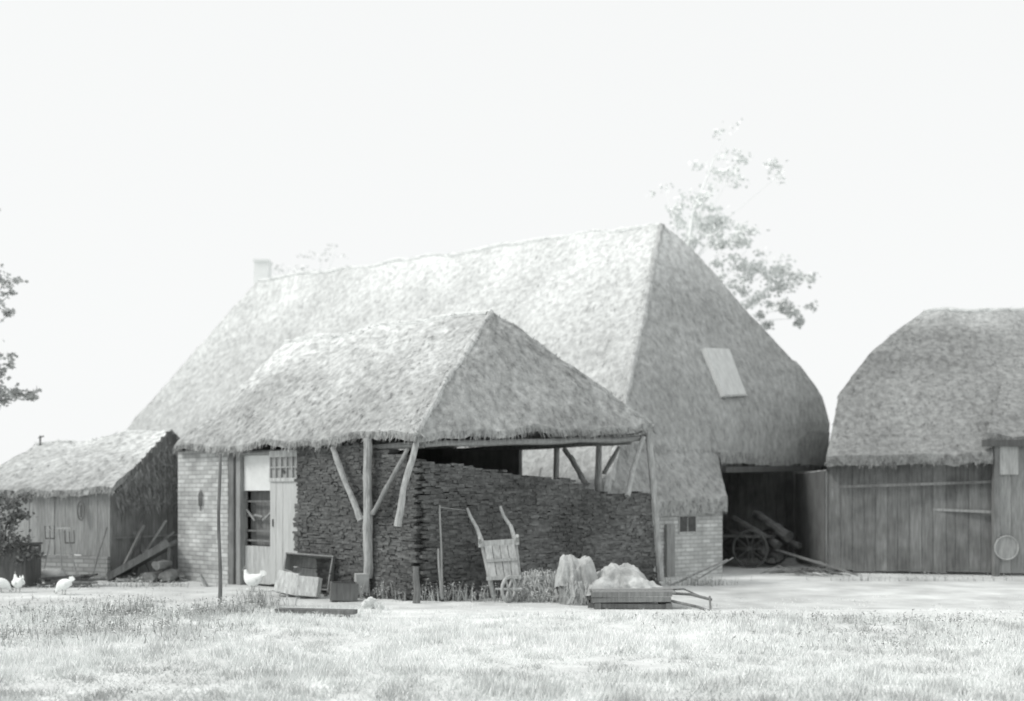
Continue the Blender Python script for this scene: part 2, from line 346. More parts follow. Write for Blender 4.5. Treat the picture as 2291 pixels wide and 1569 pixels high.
for k in range(3):
    a=ac(552+k*18);b=ac(570+k*18); mb.bar(Vector((a.x,a.y,zat(1140+k*12,a.y))),Vector((b.x,b.y,zat(1165-k*9,b.y))),.02,.03)
mb.build('brace',M['wood_mid'],shed)
panel('lower_panel',550,608,1222,1306,M['wood_pale'],.0)
mb=MB(); a=ac(610,0);b=ac(672,0);Y=a.y
boards(mb,a,b,.04,zat(1076,Y),.14,.04,off=.03,tv=.05,gap=.002); dr=mb.build('door',M['door'],shed)
mb=MB(); p=ac(617); mb.bar(Vector((p.x,p.y,1.0))-n*.06,Vector((p.x,p.y,1.12))-n*.06,.02,.02); mb.build('handle',M['iron'],dr)
mb=MB(); mb.slab(a,b,zat(1078,Y),zat(1070,Y),.07,.04); mb.slab(a,b,zat(1024,Y),zat(1010,Y),.07,.04)
for k in (0,.2,.4,.6,.8,.97): mb.slab(a.lerp(b,k),a.lerp(b,k+.03),zat(1070,Y),zat(1024,Y),.06,.04,.8)
mb.slab(a,b,zat(1048,Y),zat(1045,Y),.05,.04,.8)
fw=mb.build('window',M['wood_pale'],shed); mb=MB(); mb.slab(a.lerp(b,.02),b.lerp(a,.02),zat(1070,Y),zat(1024,Y),.02,.03); mb.build('pane',M['glass'],fw)
def post(pts,r,name='post',m='wood_post'):
    mb=MB(); P=[]; pts=[Vector(p) for p in pts]
    for k in range(15): p=poly_at(pts,k/14); P.append(p+Vector((noise.noise(p*1.5)*.03+noise.noise(p*6)*.006,0,0)) if 0<k<14 else p)
    mb.tube(P,[r*(1.1-.2*k/14)*(1+.2*noise.noise(P[k]*4)) for k in range(15)],9,1,.14); return mb.build(name,M[m],shed)
pp=ac(823,.22); post([Vector((pp.x,pp.y,.28)),Vector((pp.x,pp.y,2.36))],.066)
mb=MB(); mb.box((pp.x-.09,pp.y-.03,.17),.19,.2,.36,.3,1,.05); mb.build('post_block',M['stone'],shed)
def W2(px,py,off=.25): g=ac(px,off); return W(px,py,g.y)
post([W2(808,1165,.25),W2(780,1095,.25),W2(744,1002,.2)],.046,'brace')
post([W2(833,1150,.25),W2(912,1005,.2)],.034,'brace','wood_mid')
post([W(890,1178,15.3),W(907,1090,15.3),W(934,975,15.4)],.046,'brace')
Bp=Vector((B.x,B.y,0))
post([W(1478,1300,18.0),W(1466,1140,17.95),W(1452,965,17.95)],.062)
post([W(1403,1110,17.5),W(1418,1050,17.7),W(1440,978,17.9)],.045,'brace')
B2=Bp+Vector((-.35,.15,0));D2=Vector((D.x,D.y,0))
for px in (1340,1246):
    g=online(px,B2,D2); post([Vector((g.x,g.y,0)),Vector((g.x,g.y,2.42))],.06)
g1=online(1340,B2,D2)
post([W(1315,1085,g1.y-.05),W(1262,1005,g1.y+.35)],.045,'brace'); post([W(1300,1070,g1.y),W(1278,1020,g1.y+.3)],.03,'brace','wood_mid')
post([W(1352,1060,g1.y-.1),W(1385,1000,g1.y-.3)],.035,'brace','wood_mid')
for p,q in ((A+Vector((.1,.2,-.2)),C+Vector((.1,.15,-.16))),(A+Vector((.1,.2,-.19)),B+Vector((-.1,.05,-.19))),(B2+Vector((0,0,2.42)),D2+Vector((0,-.1,2.34)))):
    mb=MB(); mb.tube([Vector(p).lerp(Vector(q),k/12)+Vector((0,0,noise.noise(Vector((k*.7,p.x,0)))*.03)) for k in range(13)],.05,8,1,.2); mb.build('roof_plate',M['wood_mid'],shed)
mb=MB(); mb.slab(D2+Vector((0,-.15,0)),online(1165,B2,D2),0,2.4,.1); mb.build('back_wall',M['wood_dark'],shed)
mb=MB(); mb.slab(C2+Vector((.1,.1,0)),D2+Vector((0,-.15,0)),0,2.35,.12); mb.build('end_wall',M['brick_low'],shed)

# ---------------------------------------------------------------- turf stack
S0=ac(676); A3=A2.copy(); B3=Vector((B.x-.05,B.y+.08,0))
def topz(u):
    pts=[(0,1.97),(.1,1.95),(.3,1.84),(.5,1.78),(.62,1.72),(.72,1.56),(.8,1.50),(1,1.53)]
    for (a,x),(b,y) in zip(pts,pts[1:]):
        if u<=b: return x+(y-x)*(u-a)/(b-a)
    return pts[-1][1]
mb=MB()
def stackface(a,b,tf):
    L=(b-a).length; d=(b-a).normalized(); nn=Vector((d.y,-d.x,0)); rz=math.atan2(d.y,d.x)
    z=.0; row=0
    while z<2.3:
        x=-rnd(0,.2); h=rnd(.028,.04)
        while x<L:
            w=rnd(.06,.16); xm=x+w/2
            zz=z+noise.noise(Vector((xm*1.0,row*.06,a.x)))*.08+noise.noise(Vector((xm*3,row*.1,3)))*.018+rnd(-.006,.006)
            if 0<xm<L and zz<tf(xm/L)+rnd(-.03,.03):
                p=a+d*xm+nn*(rnd(-.013,.013)+.04*noise.noise(Vector((xm*1.5,z*1.5,2)))+ .07*(1-z/2))
                lo=.85+.3*max(0,noise.noise(Vector((xm*.9,z*1.2,9)))+.3)
                mb.box((p.x,p.y,zz+h/2),w*1.04,.2,h*1.12,rz+rnd(-.12,.12),rnd(.72,1.28)*lo,.06)
            x+=w
        z+=h; row+=1
stackface(S0,A3,lambda u:2.28 if u<.55 else 2.28-.3*(u-.55)/.45)
stackface(A3,B3,topz)
for _ in range(2600):
    u=random.random(); v=random.random(); p=A3.lerp(B3,u)+dAC*v*3.2*(1-.75*max(0,u-.5)*2)
    zz=topz(u)-v*.05+.04*noise.noise(Vector((p.x*2,p.y*2,0)))
    mb.box((p.x,p.y,zz-.03),rnd(.1,.2),rnd(.06,.1),rnd(.03,.05),rnd(0,3.1),rnd(.7,1.4),.25)
N=16
for i in range(N):
    u0,u1=i/N,(i+1)/N; a=A3.lerp(B3,u0)+dAC*.1; b=A3.lerp(B3,u1)+dAC*.1; t=min(topz(u0),topz(u1))-.06
    k0=3.2*(1-.75*max(0,u0-.5)*2);k1=3.2*(1-.75*max(0,u1-.5)*2)
    c=b+dAC*k1; d=a+dAC*k0
    mb.add([a,b,c,d]+[q+Vector((0,0,t)) for q in(a,b,c,d)],[(0,1,5,4),(1,2,6,5),(2,3,7,6),(3,0,4,7),(4,5,6,7)],.5)
for _ in range(900):
    u=random.random(); s=random.random()<.35; q=(S0.lerp(A3,u) if s else A3.lerp(B3,u)); o=(-n if s else Vector((dAB.y,-dAB.x,0)))
    dd=abs(random.gauss(.10,.14)); p=q+o*dd; mb.box((p.x,p.y,rnd(.0,max(.03,.22-dd*.6))),rnd(.05,.16),rnd(.04,.1),rnd(.03,.05),rnd(0,3.1),rnd(.6,1.5),.5)
top(mb,'turf_stack',M['turf'],'big dark stack of cut peat turves filling the open thatched shed','turf stack')

# ---------------------------------------------------------------- right barn
U1=W(2068,694,24);U2=Vector((17,24.2,5.9))
le=[U1,W(2012,735,23.5),W(1958,783,23),W(1905,840,22.5),W(1876,885,22.1),W(1864,950,21.5),W(1848,1022,20.75)]
S2=W(2222,1018,20.0); Um=U1.lerp(U2,.27)
rb=empty('plank_barn',(9,22,0),'thatched barn with dark vertical plank walls at the right edge of the yard','barn')
mb=MB()
mid=[Um,Um.lerp(S2,.5)+Vector((0,0,.15)),S2]
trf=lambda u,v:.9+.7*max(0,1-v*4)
thatch(mb,le,mid,40,40,bulge=.03,straws=75,th=.2,tf=trf)
thatch(mb,[Um,Um.lerp(S2,.5)+Vector((0,0,.15)),W(2208,972,20.1)],[U2,Vector((17,22.2,4.4)),Vector((17,20,2.75))],50,30,bulge=.03,straws=70,th=.2,ulo=True,tf=trf)
bk=[U1,Vector((8.6,26,3.6)),Vector((8.1,27,2.3))]
thatch(mb,le,bk,10,20,bulge=.05,straws=20)
thatch(mb,[U1,Vector((8.1,27.5,2.3))],[U2,Vector((17,28,2.3))],20,12,straws=5)
rr=mb.build('roof',M['thatch_dark'],rb)
mb=MB(); ridge(mb,U1,U2,.07,40,.03,tone=1.2); mb.build('ridge_cap',M['ridge'],rr)
a=Vector((6.20,21.0,0)); b=W(2232,1110,20.25); b.z=0
mb=MB(); boards(mb,a,b,.03,2.25,.2,tv=.16,gap=.003); mb.build('plank_wall',M['wood_dark'],rb)
for py0,py1 in ((1090,1078),(1137,1146)):
    mb=MB(); mb.bar(W(1862 if py0<1100 else 2010,py0,20.75),W(2228,py1,20.17),.05,.05); mb.build('rail',M['wood_mid'] if py0>1100 else M['wood_dark'],rb)
mb=MB(); mb.slab((6.22,21.1),(8.0,26.9),0,2.2,.06); mb.build('side_wall',M['wood_dark'],rb)
a=W(2232,1110,20.1);b=W(2700,1110,20.1)
mb=MB(); boards(mb,a,b,.03,2.55,.3,.05,tv=.12); mb.slab(a,a+Vector((.35,0,0)),1.9,2.45,.06,.05,1.35); tag(mb.build('door',M['wood_mid'],rb),'paler wide board door')
mb=MB(); mb.slab(a-Vector((.1,0,0)),a-Vector((.0,0,0)),0,2.5,.12,.03); mb.build('door_post',M['wood_dark'],rb)
mb=MB(); mb.bar(W(2200,992,20.0),W(2700,992,20.0),.14,.12); mb.build('lintel_beam',M['wood_black'],rb)
mb=MB(); c=W(2252,1226,19.98); pts=[c+Vector((math.cos(t*math.pi/12)*.22,0,math.sin(t*math.pi/12)*.22)) for t in range(25)]
mb.tube(pts,.012,6,1.4); mb.tube([c+Vector((0,.03,0)),c+Vector((0,.005,0))],.21,24,1.1)
top(mb,'round_lid',M['wood_mid'],'pale round wooden lid hanging on the plank door at the right edge','lid')

# ---------------------------------------------------------------- left small shed
N1=W(252,1088,18.9);N0=W(-120,1100,20.3);O1=W(384,962,21);O0=W(85,996,22.2);V=W(520,1080,22)
ls=empty('low_shed',(-8,20.5,0),'low thatched shed with a plank front at the left edge','shed')
mb=MB()
thatch(mb,[O1,N1],[O0,N0],44,18,straws=40,th=.12,ulo=True,bulge=.08,tf=lambda u,v:.95+.55*(1-v)+.15*(u<.08))
thatch(mb,[O0,N0],[O0,N0+Vector((1.5,4,0))],16,12,straws=20,th=.12)
thatch(mb,[O1,V],[O0,V+Vector((-3.6,2,0))],24,12,straws=10,th=.12,ulo=True)
lr=mb.build('roof',M['thatch'],ls)
mb=MB(); ridge(mb,O1,O0,.04,26,.02,tone=1.2); mb.build('ridge_cap',M['ridge'],lr)
mb=MB(); mb.tube([W(90,1000,22.1),W(90,975,22.1)],.02,6); mb.tube([W(86,980,22.1),W(98,976,22.1)],.015,6); mb.build('finial',M['wood_dark'],lr)
f0=W(247,1110,19.05);f1=W(-140,1110,20.5);f0.z=f1.z=0
mb=MB(); boards(mb,f1,f0,.42,1.58,.2,tv=.15,gap=.002); mb.build('plank_wall',M['wood_mid'],ls)
mb=MB(); mb.slab(f1,f0,0,.42,.16,.0); mb.build('brick_footing',M['brick_low'],ls)
v0=Vector((V.x,V.y,0)); mb=MB()
gz=lambda k:1.5+(O1.z-1.55)*min(k/.45,(1-k)/.55) if 0<k<1 else 1.5
for i in range(26):
    k=(i+.5)/26; mb.slab(f0.lerp(v0,i/26),f0.lerp(v0,(i+1)/26),0,max(1.5,gz(k)),.04,rnd(-.01,.01),rnd(.75,1.15))
for k,zz in enumerate((.75,1.35,1.75,2.1)):
    mb.bar(f0.lerp(v0,.03+.08*k)+Vector((0,-.05,zz)),f0.lerp(v0,.75-.05*k)+Vector((0,-.05,zz+rnd(-.06,.06))),.03,.03,1.3)
mb.build('gable_wall',M['wood_dark'],ls)
mb=MB()
for _ in range(1500):
    k=rnd(.05,.6); z=rnd(1.3,1.45+(O1.z-1.7)*min(k/.45,(1-k)/.55)); a=f0.lerp(v0,k)+Vector((rnd(-.02,.02),-.05,z))
    mb.blade(a,Vector((rnd(-.08,.08),-.03,rnd(-.22,-.08))),Vector((.014,.004,0)),rnd(.5,1.15))
mb.build('straw_cladding',M['thatch_dark'],ls)
mb=MB(); g=W(181,1143,19.15)
pts=[g+Vector((math.cos(t*math.pi/8)*.06,0,math.sin(t*math.pi/8)*.17)) for t in range(17)]; mb.tube(pts,.014,6); mb.tube([g+Vector((0,0,-.12)),g+Vector((0,0,.1))],.02,6)
top(mb,'wall_hook',M['wood_dark'],'small dark oval hook hanging on the plank front of the low left shed','hook')

# ---------------------------------------------------------------- trees
def leafclump(mb,c,r,nl,size,tone=1):
    subs=[Vector((random.gauss(0,r*.6),random.gauss(0,r*.5),random.gauss(0,r*.33))) for _ in range(max(3,nl//28))]
    for _ in range(nl):
        s=random.choice(subs); p=c+s+Vector((random.gauss(0,r*.24),random.gauss(0,r*.24),random.gauss(0,r*.15)))
        a=Vector((rnd(-1,1),rnd(-1,1),rnd(-.7,.7))).normalized()*size*rnd(.5,1.1); b=a.cross(Vector((rnd(-1,1),rnd(-1,1),rnd(-1,1)))).normalized()*size*.4
        mb.quad(p,p+a*.5+b,p+a,p+a*.5-b,tone*rnd(.7,1.3))
tr=empty('tall_tree',(W(1560,1110,31).x,31,0),'tall sparse tree rising behind the right end of the high barn','tree')
mb=MB(); lf=MB()
base=W(1560,1110,31); base.z=0
tk=[base,W(1545,800,31),W(1530,620,31),W(1550,480,31),W(1600,350,31)]
mb.tube(tk,[.28,.2,.1,.04,.015],8,1,.1)
for (px,py,r,nl,sp) in [(1540,478,.5,260,3),(1600,500,.5,300,3),(1655,520,.45,220,3),(1620,545,.4,180,2),(1570,540,.4,140,2),(1680,605,.45,220,2),(1730,600,.5,300,2),(1790,622,.45,220,2),(1740,640,.4,160,2),(1650,640,.4,160,2),(1700,670,.4,160,2),(1775,690,.4,220,2),(1795,712,.25,100,2),(1700,712,.3,100,2),(1610,395,.6,150,3),(1650,370,.5,90,3),(1740,395,.5,80,3),(1490,430,.5,50,3),(1625,310,.5,50,4),(1580,440,.5,140,3),(1640,590,.4,120,2),(1670,560,.4,80,2)]:
    c=W(px,py,31+rnd(-.8,.8)); s=poly_at(tk,{2:.52,3:.7,4:.9}[sp])
    m1=s.lerp(c,.5)+Vector((0,0,.25)); mb.tube([s,m1,c],[.022,.011,.006],5)
    leafclump(lf,c,r,nl,.14)
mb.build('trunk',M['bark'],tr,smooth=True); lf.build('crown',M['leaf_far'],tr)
tr=empty('edge_tree',(W(-220,1110,23).x,23,0),'leafy tree whose branch tips reach in at the left edge','tree')
mb=MB(); lf=MB(); b0=W(-220,1110,23); b0.z=0; tk=[b0,W(-210,850,23),W(-190,500,23)]
mb.tube(tk,[.3,.22,.12],8,1,.1)
for px,py,r,nl in [(5,640,.25,150),(-10,690,.3,180),(25,700,.18,60),(10,800,.2,90),(-5,840,.3,170),(40,880,.3,220),(0,890,.3,170),(65,885,.15,70),(-60,600,.5,200),(-90,750,.6,300),(-80,880,.5,250),(20,660,.12,50),(-150,500,.8,400),(-250,650,.9,500),(-300,450,.9,400)]:
    c=W(px,py,23+rnd(-.4,.4)); s=poly_at(tk,.45); mb.tube([s,s.lerp(c,.6)+Vector((0,0,.1)),c],[.05,.03,.01],5); leafclump(lf,c,r,nl,.105)
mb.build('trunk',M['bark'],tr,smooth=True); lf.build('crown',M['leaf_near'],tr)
tr=empty('hazy_tree',(W(700,1110,40).x,42,0),'faint hazy treetop showing just above the long ridge','tree')
mb=MB(); lf=MB(); b0=W(700,1110,42); b0.z=0; tk=[b0,W(700,605,42)]; mb.tube(tk,[.3,.1],8)
for px,py,r,nl in [(630,605,.5,30),(600,598,.4,30),(720,578,.6,30),(750,565,.4,20),(670,612,.6,40)]:
    c=W(px,py,42); mb.tube([poly_at(tk,.85),c],[.03,.015],5); leafclump(lf,c,r,nl,.15)
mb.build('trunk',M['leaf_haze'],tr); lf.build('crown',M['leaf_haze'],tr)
sh=MB()
for px,py,r,nl in [(10,1150,.3,220),(40,1120,.22,120),(5,1200,.3,240),(-30,1130,.4,200),(30,1165,.2,120),(35,1215,.25,200),(0,1250,.2,200),(60,1235,.15,100)]: leafclump(sh,W(px,py,17.6),r,nl,.08,.9)
ss=MB()
for k in range(5): ss.tube([Vector((-8.35-.06*k,17.65,0)),W(-30+k*16,1160,17.6)],.015,5)
e=empty('shrub',(-8.45,17.65,0),'leafy shrub growing at the left edge before the low shed','shrub'); sh.build('foliage',M['shrub'],e); ss.build('stems',M['wood_dark'],e)

# ---------------------------------------------------------------- slender pole in the grass
mb=MB(); g=G(491,1362); pts=[Vector((g.x+.012*math.sin(k),g.y,-.02+k*.26)) for k in range(9)]
mb.tube(pts,[.028-.0012*k for k in range(9)],7,1,.2); top(mb,'pole',M['wood_dark'],'thin upright pole standing alone in the grass left of the doorway','pole')

# ---------------------------------------------------------------- wheelbarrow
wb=empty('wheelbarrow',G(1130,1345),'old wooden wheelbarrow tipped on end with its handles up against the turf stack','wheelbarrow')
lpts=[W(1106,1345,15.3),W(1092,1275,15.45),W(1078,1212,15.55),W(1066,1180,15.68),W(1052,1155,15.78),W(1045,1137,15.8)]
rpts=[W(1168,1340,15.35),W(1158,1270,15.5),W(1152,1208,15.6),W(1143,1178,15.7),W(1127,1155,15.8),W(1119,1133,15.82)]
for P in (lpts,rpts):
    mb=MB(); mb.tube(P,[.036,.038,.035,.028,.024,.02],8,1,.08); mb.build('handle',M['wood_pale'],wb,smooth=True)
y=Vector((0,-.05,0))
mb=MB(); a=W(1070,1218,15.5);b=W(1161,1212,15.55); mb.bar(a,b,.06,.09); mb.build('cross_bar',M['wood_pale'],wb)
mb=MB()
tl,tr2,br,bl=W(1083,1222,15.46),W(1152,1218,15.5),W(1163,1292,15.36),W(1096,1296,15.32)
for k in range(4):
    p0=tl.lerp(tr2,k/4+.01);p1=tl.lerp(tr2,(k+1)/4-.01);p2=bl.lerp(br,(k+1)/4-.01);p3=bl.lerp(br,k/4+.01)
    q=[p0,p1,p2,p3]; mb.add(q+[v+Vector((0,.03,0)) for v in q],[(0,1,2,3),(0,4,5,1),(1,5,6,2),(2,6,7,3),(3,7,4,0)],rnd(.85,1.15))
mb.bar(tl.lerp(bl,.45)+y*.3,tr2.lerp(br,.45)+y*.3,.02,.04,.9)
mb.build('tray',M['wood_pale'],wb)
mb=MB(); mb.bar(W(1088,1295,15.3),W(1166,1291,15.34),.04,.05); mb.build('front_board',M['wood_pale'],wb)
for px,py in ((1074,1214),(1157,1210)):
    mb=MB(); p=W(px,py,15.5); mb.tube([p,p+Vector((0,-.22,.08))],.026,7); mb.build('leg',M['wood_pale'],wb)
c=W(1138,1328,15.1); c.z=.19; fx=Vector((.55,.83,0)); mb=MB(); pts=[c+fx*math.cos(t*math.pi/8)*.17+Vector((0,0,math.sin(t*math.pi/8)*.17)) for t in range(17)]
mb.tube(pts,.026,6)
for k in range(3):
    d=(fx*math.cos(k*math.pi/3)+Vector((0,0,math.sin(k*math.pi/3))))*.16; mb.bar(c-d,c+d,.022,.022)
mb.tube([c-Vector((.19,0,0)),c+Vector((.19,0,0))],.018,6); mb.build('wheel',M['wood_pale'],wb)

# ---------------------------------------------------------------- sticks
def stick(p,q,r,m,label,cat='stick',name='stick',group=None):
    mb=MB(); p=Vector(p);q=Vector(q); mb.tube([p.lerp(q,k/6)+Vector((noise.noise(p.lerp(q,k/6)*3)*.02,0,0)) for k in range(7)],[r*(1.1-.05*k) for k in range(7)],6,1,.2)
    return top(mb,name,M[m],label,cat,group)
stick(W(991,1345,15.3),W(984,1130,15.45),.016,'wood_mid','tall thin stick leaning on the turf stack left of the wheelbarrow')
stick(W(988,1340,15.15),W(980,1228,15.3),.018,'wood_mid','short stick leaning on the turf stack left of the wheelbarrow')
stick(W(932,1350,15.0),W(930,1268,15.05),.05,'wood_dark','short thick stake stump at the foot of the turf stack','stake','stake')
stick(W(983,1135,15.4),W(1042,1142,15.6),.007,'wood_mid','thin twig lying level across the turf stack beside the barrow handles')

# ---------------------------------------------------------------- crates by the door
def crate(name,X,w,d,h,m,label,openfront=False,tm=1):
    e=empty(name,X.to_translation(),label,'crate')
    def bd(nm,c,sx,sy,sz,nb,ax):
        mb=MB(X)
        for k in range(nb):
            o=(k+.5)/nb-.5
            if ax=='z': mb.box((c[0]+rnd(-.008,.008),c[1],c[2]+o*sz),sx,sy,sz/nb*.95,0,rnd(.8,1.15)*tm,.02)
            else: mb.box((c[0],c[1]+o*sy,c[2]),sx,sy/nb*.95,sz,0,rnd(.8,1.15)*tm,.02)
        mb.build(nm,M[m],e)
    if not openfront: bd('front_panel',(0,-d/2,h/2),w,.02,h,1,'z')
    bd('back_panel',(0,d/2,h/2),w,.02,h,3,'z')
    bd('side_panel',(-w/2+.01,0,h/2),.02,d-.03,h,2,'z'); bd('side_panel',(w/2-.01,0,h/2),.02,d-.03,h,2,'z')
    bd('bottom',(0,0,.012),w-.04,d-.04,.02,2,'y')
    if openfront: bd('top_panel',(0,0,h),w,d,.02,3,'y')
    return e
def TX(px,py,rz,rx=0,ry=0,dz=0): return Matrix.Translation(G(px,py)+Vector((0,0,dz)))@Matrix.Rotation(rz,4,'Z')@Matrix.Rotation(rx,4,'X')@Matrix.Rotation(ry,4,'Y')
crate('wooden_crate',TX(640,1335,-.3,-.25,.14,.03),.34,.2,.34,'wood_pale','pale open wooden crate, left of the two pale ones by the door',tm=1.3)
crate('wooden_crate',TX(686,1339,-.1,-.2,.08,.02),.34,.2,.30,'wood_pale','pale wooden crate with a plain front, right of the two pale ones by the door',tm=1.35)
crate('open_box',TX(690,1328,-.2,-.2,.08,.06),.78,.36,.52,'wood_mid','big grey box open at the front, tilted behind the two pale crates',True,1.2)
crate('dark_box',TX(768,1345,.25,0,.05,.01),.38,.3,.26,'wood_dark','dark weathered open box against the foot of the turf stack beside the post block')
mb=MB(); g=G(462,1312); mb.X=Matrix.Translation(g)@Matrix.Rotation(.2,4,'Z')@Matrix.Rotation(-.5,4,'Y'); mb.box((0,0,.1),.03,.3,.24); mb.box((.018,0,.1),.012,.05,.24,0,.8)
top(mb,'leaning_board',M['wood_pale'],'small pale board tipped against the foot of the brick wall','board')
mb=MB(); a=G(620,1384);b=G(795,1388); a.z=b.z=.10
mb.bar(a,b,.16,.05); mb.bar(a+Vector((.1,.1,-.04)),a+Vector((.1,-.1,-.04)),.04,.05); mb.bar(b+Vector((-.1,.1,-.04)),b+Vector((-.1,-.1,-.04)),.04,.05)
top(mb,'plank',M['wood_dark'],'dark plank lying flat in the grass below the crates','plank')
for px,py,r,l in ((828,1362,.09,'small white stone in the grass by the dark box, left of a close pair'),(850,1366,.06,'small white stone in the grass by the dark box, right of a close pair')):
    g=G(px,py); mb=MB(); mb.blob(g+Vector((0,0,.07)),(r,r*.7,r*.8),.5); top(mb,'stone',M['paint'],l,'stone')

# ---------------------------------------------------------------- low cart with draped sacking
sl=empty('low_cart',G(1420,1362),'low wooden hand cart lying before the turf stack under pale draped sacking','cart')
a=G(1325,1362);b=G(1505,1362)
dv=Vector((0,.55,0))
mb=MB()
for k in range(4): mb.bar(a+dv*(k/3.)+Vector((rnd(-.06,.02),0,.22)),b+dv*(k/3.)+Vector((rnd(-.05,.08),0,.22)),.15,.03,rnd(.8,1.2))
mb.build('deck',M['wood_mid'],sl)
for s in (-.08,.62):
    mb=MB(); o=Vector((0,s,0))
    for k in range(3): mb.bar(a+o+Vector((rnd(-.08,.02),rnd(-.02,.02),.05+.07*k)),b+o+Vector((rnd(-.06,.08),rnd(-.02,.02),.05+.07*k+rnd(-.03,.02))),.04,.062,rnd(.7,1.5))
    mb.build('side_rail',M['wood_dark'],sl)
for x in (.06,.94):
    p=a.lerp(b,x); mb=MB(); mb.bar(p+Vector((0,-.12,.04)),p+Vector((0,.66,.04)),.08,.08); mb.build('cross_beam',M['wood_dark'],sl)
mb=MB(); mb.tube([b+Vector((-.1,.1,.2)),W(1545,1330,14.4),W(1592,1342,14.2)],.02,7); mb.tube([b+Vector((-.1,-.02,.12)),W(1560,1358,14.1),W(1612,1377,13.8)],.02,7); mb.tube([W(1588,1335,14.25),W(1590,1368,13.95)],.014,6); mb.tube([b+Vector((-.1,.2,.23)),W(1530,1318,14.6),W(1570,1336,14.5)],.012,6)
mb.build('draw_pole',M['wood_dark'],sl)
def cloth(c,w,d,prof,name,label,seed=0,fold=.12,skew=(0,0),lump=.09,lift=.9,lo=.015):
    mb=MB(); nr,ns=34,130; vs=[]
    for j in range(nr+1):
        t=j/nr
        for i in range(ns):
            a=2*math.pi*i/ns; dx,dy=math.cos(a),math.sin(a)
            r,z=prof(t)
            lob=1+.35*noise.noise(Vector((dx*1.2+seed,dy*1.2,0)))
            f=noise.noise(Vector((dx*2.4,dy*2.4,seed+t*1.8)))*1.6+noise.noise(Vector((dx*6,dy*6,seed+t*2.2)))*1.1
            rr=r*lob*(1+fold*f*t)
            p=Vector((rr*w*dx+skew[0]*(1-t),rr*d*dy+skew[1]*(1-t),0))
            rdg=1-abs(noise.noise(Vector((p.x*4+z*2,p.y*4,z*5+seed))))*2
            zz=z+lump*noise.noise(Vector((p.x*3.3,p.y*3.3,seed)))*1.6+.05*(rdg-.5)+.045*noise.noise(Vector((p.x*12,p.y*12,z*9+seed)))+.02*noise.noise(Vector((p.x*26,p.y*26,z*12+seed)))
            if t>.7: zz+=(t-.7)*lift*noise.noise(Vector((dx*1.8,dy*1.8,seed+8)))
            vs.append(Vector(c)+p+Vector((0,0,max(lo,zz))))
    mb.add(vs,[(j*ns+i,(j+1)*ns+i,(j+1)*ns+(i+1)%ns,j*ns+(i+1)%ns) for j in range(nr) for i in range(ns)])
    return top(mb,name,M['cloth'],label,'sacking',smooth=True)
g=G(1290,1352)
def pf(t): return (t*1.5 if t<.5 else .75+(t-.5)*.55, .64-.12*(t/.5)**1.5 if t<.5 else .52-(t-.5)/.5*.40)
cloth((g.x,g.y+.12,0),.29,.26,pf,'sackcloth','tall hump of crumpled pale sacking hanging almost to the ground beside the wheelbarrow',2.7,.26,(-.08,0),.16)
mb=MB(); mb.blob((g.x+.04,g.y+.12,.25),(.2,.2,.24),.2)
for _ in range(900):
    a_=rnd(0,6.28); p=Vector((g.x+.06+math.cos(a_)*.27,g.y+.08+math.sin(a_)*.25,rnd(.03,.34))); mb.blade(p,Vector((rnd(-.06,.06),rnd(-.08,.02),rnd(-.2,-.05))),Vector((.008,0,0)),rnd(.7,1.2))
top(mb,'straw_bundle',M['straw'],'straw bundle standing under the tall hump of sacking','straw')
g=G(1405,1350)
def pf2(t): return (t*1.15,.30*(1-t**1.6)-.10*max(0,t-.75)*4)
cloth((g.x,g.y+.08,.24),.48,.36,pf2,'sackcloth','low spread of crumpled pale sacking lying on the low cart',3.3,.22,(-.18,0),.08,.2,-.12)
mb=MB(); g=G(1212,1345)
for _ in range(4200):
    x=rnd(-.42,.42);yv=random.gauss(.1,.12); hz=.46*(1-(abs(x)/.5)**4)*math.exp(-((yv-.1)**2)/.05)
    p=g+Vector((x,yv,hz*random.random())); mb.blade(p,Vector((rnd(-.08,.08),rnd(-.1,.04),rnd(-.2,.02))),Vector((.006,0,.004)),rnd(.6,1.3))
mb.box(g+Vector((0,.14,.17)),.68,.2,.34,0,.8)
top(mb,'straw_heap',M['straw'],'low bank of straw between the wheelbarrow and the sacking','straw')
stick(W(1500,1310,18),W(1628,1252,18.4),.018,'wood_mid','bent grey pole propped before the low brick wall, the longer one','pole','pole')
stick(W(1555,1300,18.2),W(1640,1248,18.6),.013,'wood_mid','thin grey pole propped before the low brick wall, the shorter one','pole','pole')

# ---------------------------------------------------------------- wagon and logs in the barn recess
wg=empty('farm_wagon',Vector((4.9,22.4,0)),'old farm wagon standing in the dark barn recess loaded with logs','wagon')
def wheel(c,r,ax):
    mb=MB(); u=Vector((0,0,1)); w=ax.cross(u).normalized()
    mb.tube([c+(w*math.cos(t*math.pi/12)+u*math.sin(t*math.pi/12))*r for t in range(25)],.026,6); rim=mb.build('wheel',M['wood_black'],wg)
    mb=MB()
    for k in range(10):
        d=(w*math.cos(k*math.pi/5)+u*math.sin(k*math.pi/5)); mb.bar(c+d*.05,c+d*r*.97,.018,.02)
    mb.build('spokes',M['wood_black'],rim); mb=MB(); mb.tube([c-ax*.1,c+ax*.1],.05,8); mb.build('hub',M['wood_black'],rim)
ax=Vector((.88,.47,0)).normalized(); dirw=Vector((-.47,.88,0)).normalized()
ax,dirw=Vector((.60,.80,0)),Vector((-.80,.60,0))
c0=Vector((4.95,22.3,.40))
for k in(0,1):
    for j in(0,1): wheel(c0+ax*1.1*k+dirw*1.2*j,.38,ax)
mb=MB(); o=c0+Vector((0,0,.25))
for k in range(5): mb.bar(o+ax*(.1+.22*k)-dirw*.3,o+ax*(.1+.22*k)+dirw*1.4,.2,.04,rnd(.8,1.2))
mb.build('bed',M['wood_black'],wg)
